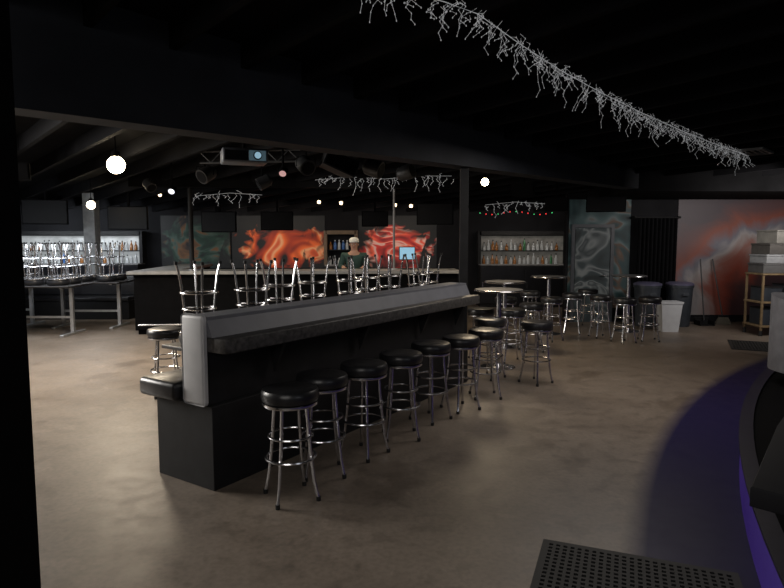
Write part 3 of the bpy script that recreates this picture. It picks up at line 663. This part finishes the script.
for s in (-1, 1):
    b = len(V); V += [(s*.18, 0, 1.43), (s*.25, -.04, 1.2), (s*.2, -.2, 1.21), (s*.19, -.28, 1.21)]; Rr += [.06, .045, .028, (.035, .018)]
    E += [(3, b), (b, b+1), (b+1, b+2), (b+2, b+3)]
    for k in range(4):
        f = len(V); x = s*(.19-.028+.018*k); L = [.06, .075, .08, .065][k]
        V += [(x, -.32, 1.205), (x, -.32-L*.5, 1.205), (x, -.32-L, 1.19)]; Rr += [.009, .009, .008]; E += [(b+3, f), (f, f+1), (f+1, f+2)]
    f = len(V); V += [(s*.15, -.27, 1.2), (s*.135, -.3, 1.195)]; Rr += [.011, .009]; E += [(b+3, f), (f, f+1)]
    b = len(V); V += [(s*.1, 0, .88), (s*.11, -.01, .5), (s*.11, .02, .1), (s*.12, -.12, .035)]; Rr += [.09, .06, .042, .034]
    E += [(0, b), (b, b+1), (b+1, b+2), (b+2, b+3)]
skinmesh('body', V, E, Rr, SKIN, t)
V = [(0, 0, .92), (0, 0, 1.12), (0, 0, 1.3), (0, 0, 1.47)]; Rr = [(.18, .13), (.16, .125), (.19, .14), (.15, .1)]; E = [(0, 1), (1, 2), (2, 3)]
for s in (-1, 1):
    b = len(V); V += [(s*.2, 0, 1.44), (s*.27, -.04, 1.2), (s*.22, -.16, 1.21)]; Rr += [.085, .068, .048]; E += [(3, b), (b, b+1), (b+1, b+2)]
skinmesh('shirt', V, E, Rr, SHIRT, t)
V = [(0, 0, .98)]; Rr = [(.165, .12)]; E = []
for s in (-1, 1):
    b = len(V); V += [(s*.1, 0, .86), (s*.11, -.01, .5), (s*.11, .02, .1)]; Rr += [.105, .078, .065]; E += [(0, b), (b, b+1), (b+1, b+2)]
skinmesh('trousers', V, E, Rr, TROUS, t)
cp = MB().lathe([(.092, -.01), (.098, .0), (.1, .03), (.085, .07), (.05, .092), (0, .098)], (0, .0, 1.71), 18)
cp.prism([(-.075, -.06), (-.065, -.14), (0, -.165), (.065, -.14), (.075, -.06)], 1.705, 1.717).build('cap', HAIR, t, True)
for s in (-1, 1):
    MB().lathe([(0, -.012), (.012, 0), (0, .012)], (s*.032, -.098, 1.665), 8).build('eye', WHITEP, t, True)
    MB().lathe([(0, -.03), (.012, 0), (0, .03)], (s*.09, 0, 1.655), 8).build('ear', SKIN, t, True)
    MB().box(s*.12-.05, -.17, 0, s*.12+.05, .08, .075, .03).build('shoe', BLACK, t, True)
MB().tube([(0, -.1, 1.66), (0, -.125, 1.63), (0, -.1, 1.62)], [.006, .014, .01], 8).build('nose', SKIN, t, True)
MB().box(-.025, -.1, 1.59, .025, -.09, 1.6, .003).build('mouth', M('lips', (.35, .12, .1), .5), t)
# ---------------------------------------------------------------- lights
def area(loc, target, sx, sy, e, col, name='fill_light'):  # unseen fill lights added to brighten parts of the room
    l = bpy.data.lights.new(name, 'AREA'); l.shape = 'RECTANGLE'; l.size = sx; l.size_y = sy; l.energy = e; l.color = col
    o = bpy.data.objects.new(name, l); COL.objects.link(o); o.location = loc
    o.rotation_euler = (Vector(target)-Vector(loc)).to_track_quat('-Z', 'Y').to_euler(); return o
area((-1.5, -2.0, 3.3), (.5, 4.5, 0), 3.0, 1.4, 64, (1, .95, .9))
area((4.5, -2, 3.0), (2, 6, 0), 2.5, 1.2, 20, (.88, .92, 1))
area((-7.0, 6.0, 2.9), (-3.6, 4.4, 0), 3, 2.5, 640, (1, .95, .88))
area((2.4, 6.4, 2.75), (2.2, 6.4, 0), 2.0, 2.0, 48, (1, .92, .85))
area((6.8, 9.6, 2.45), (7.2, 12.8, 1.5), 2.2, .4, 50, (1, .93, .88))
area((-3.2, 14.6, 2.2), (-3.0, 16.2, 1.6), 2.6, .3, 12, (1, .85, .7))
area((.2, 14.6, 2.2), (.2, 16.2, 1.6), 1.8, .3, 9, (1, .85, .7))
area((-8.2, 14.6, 2.2), (-8.2, 16, 1.3), 3, .3, 45, (.9, .96, 1))
area((-6.8, 10.3, 2.2), (-6.8, 11.3, .5), 3, .6, 70, (.9, .95, 1))
area((3.4, 14.4, 2.3), (3.4, 16, 1.3), 1.8, .3, 10, (1, .9, .8))
area((-.9, 10.6, 2.3), (-.8, 12.3, 1.5), .8, .3, 6, (1, .9, .8))
w = bpy.data.worlds.new('world'); S.world = w; w.use_nodes = True; w.node_tree.nodes['Background'].inputs[0].default_value = (.5, .6, .8, 1); w.node_tree.nodes['Background'].inputs[1].default_value = .02
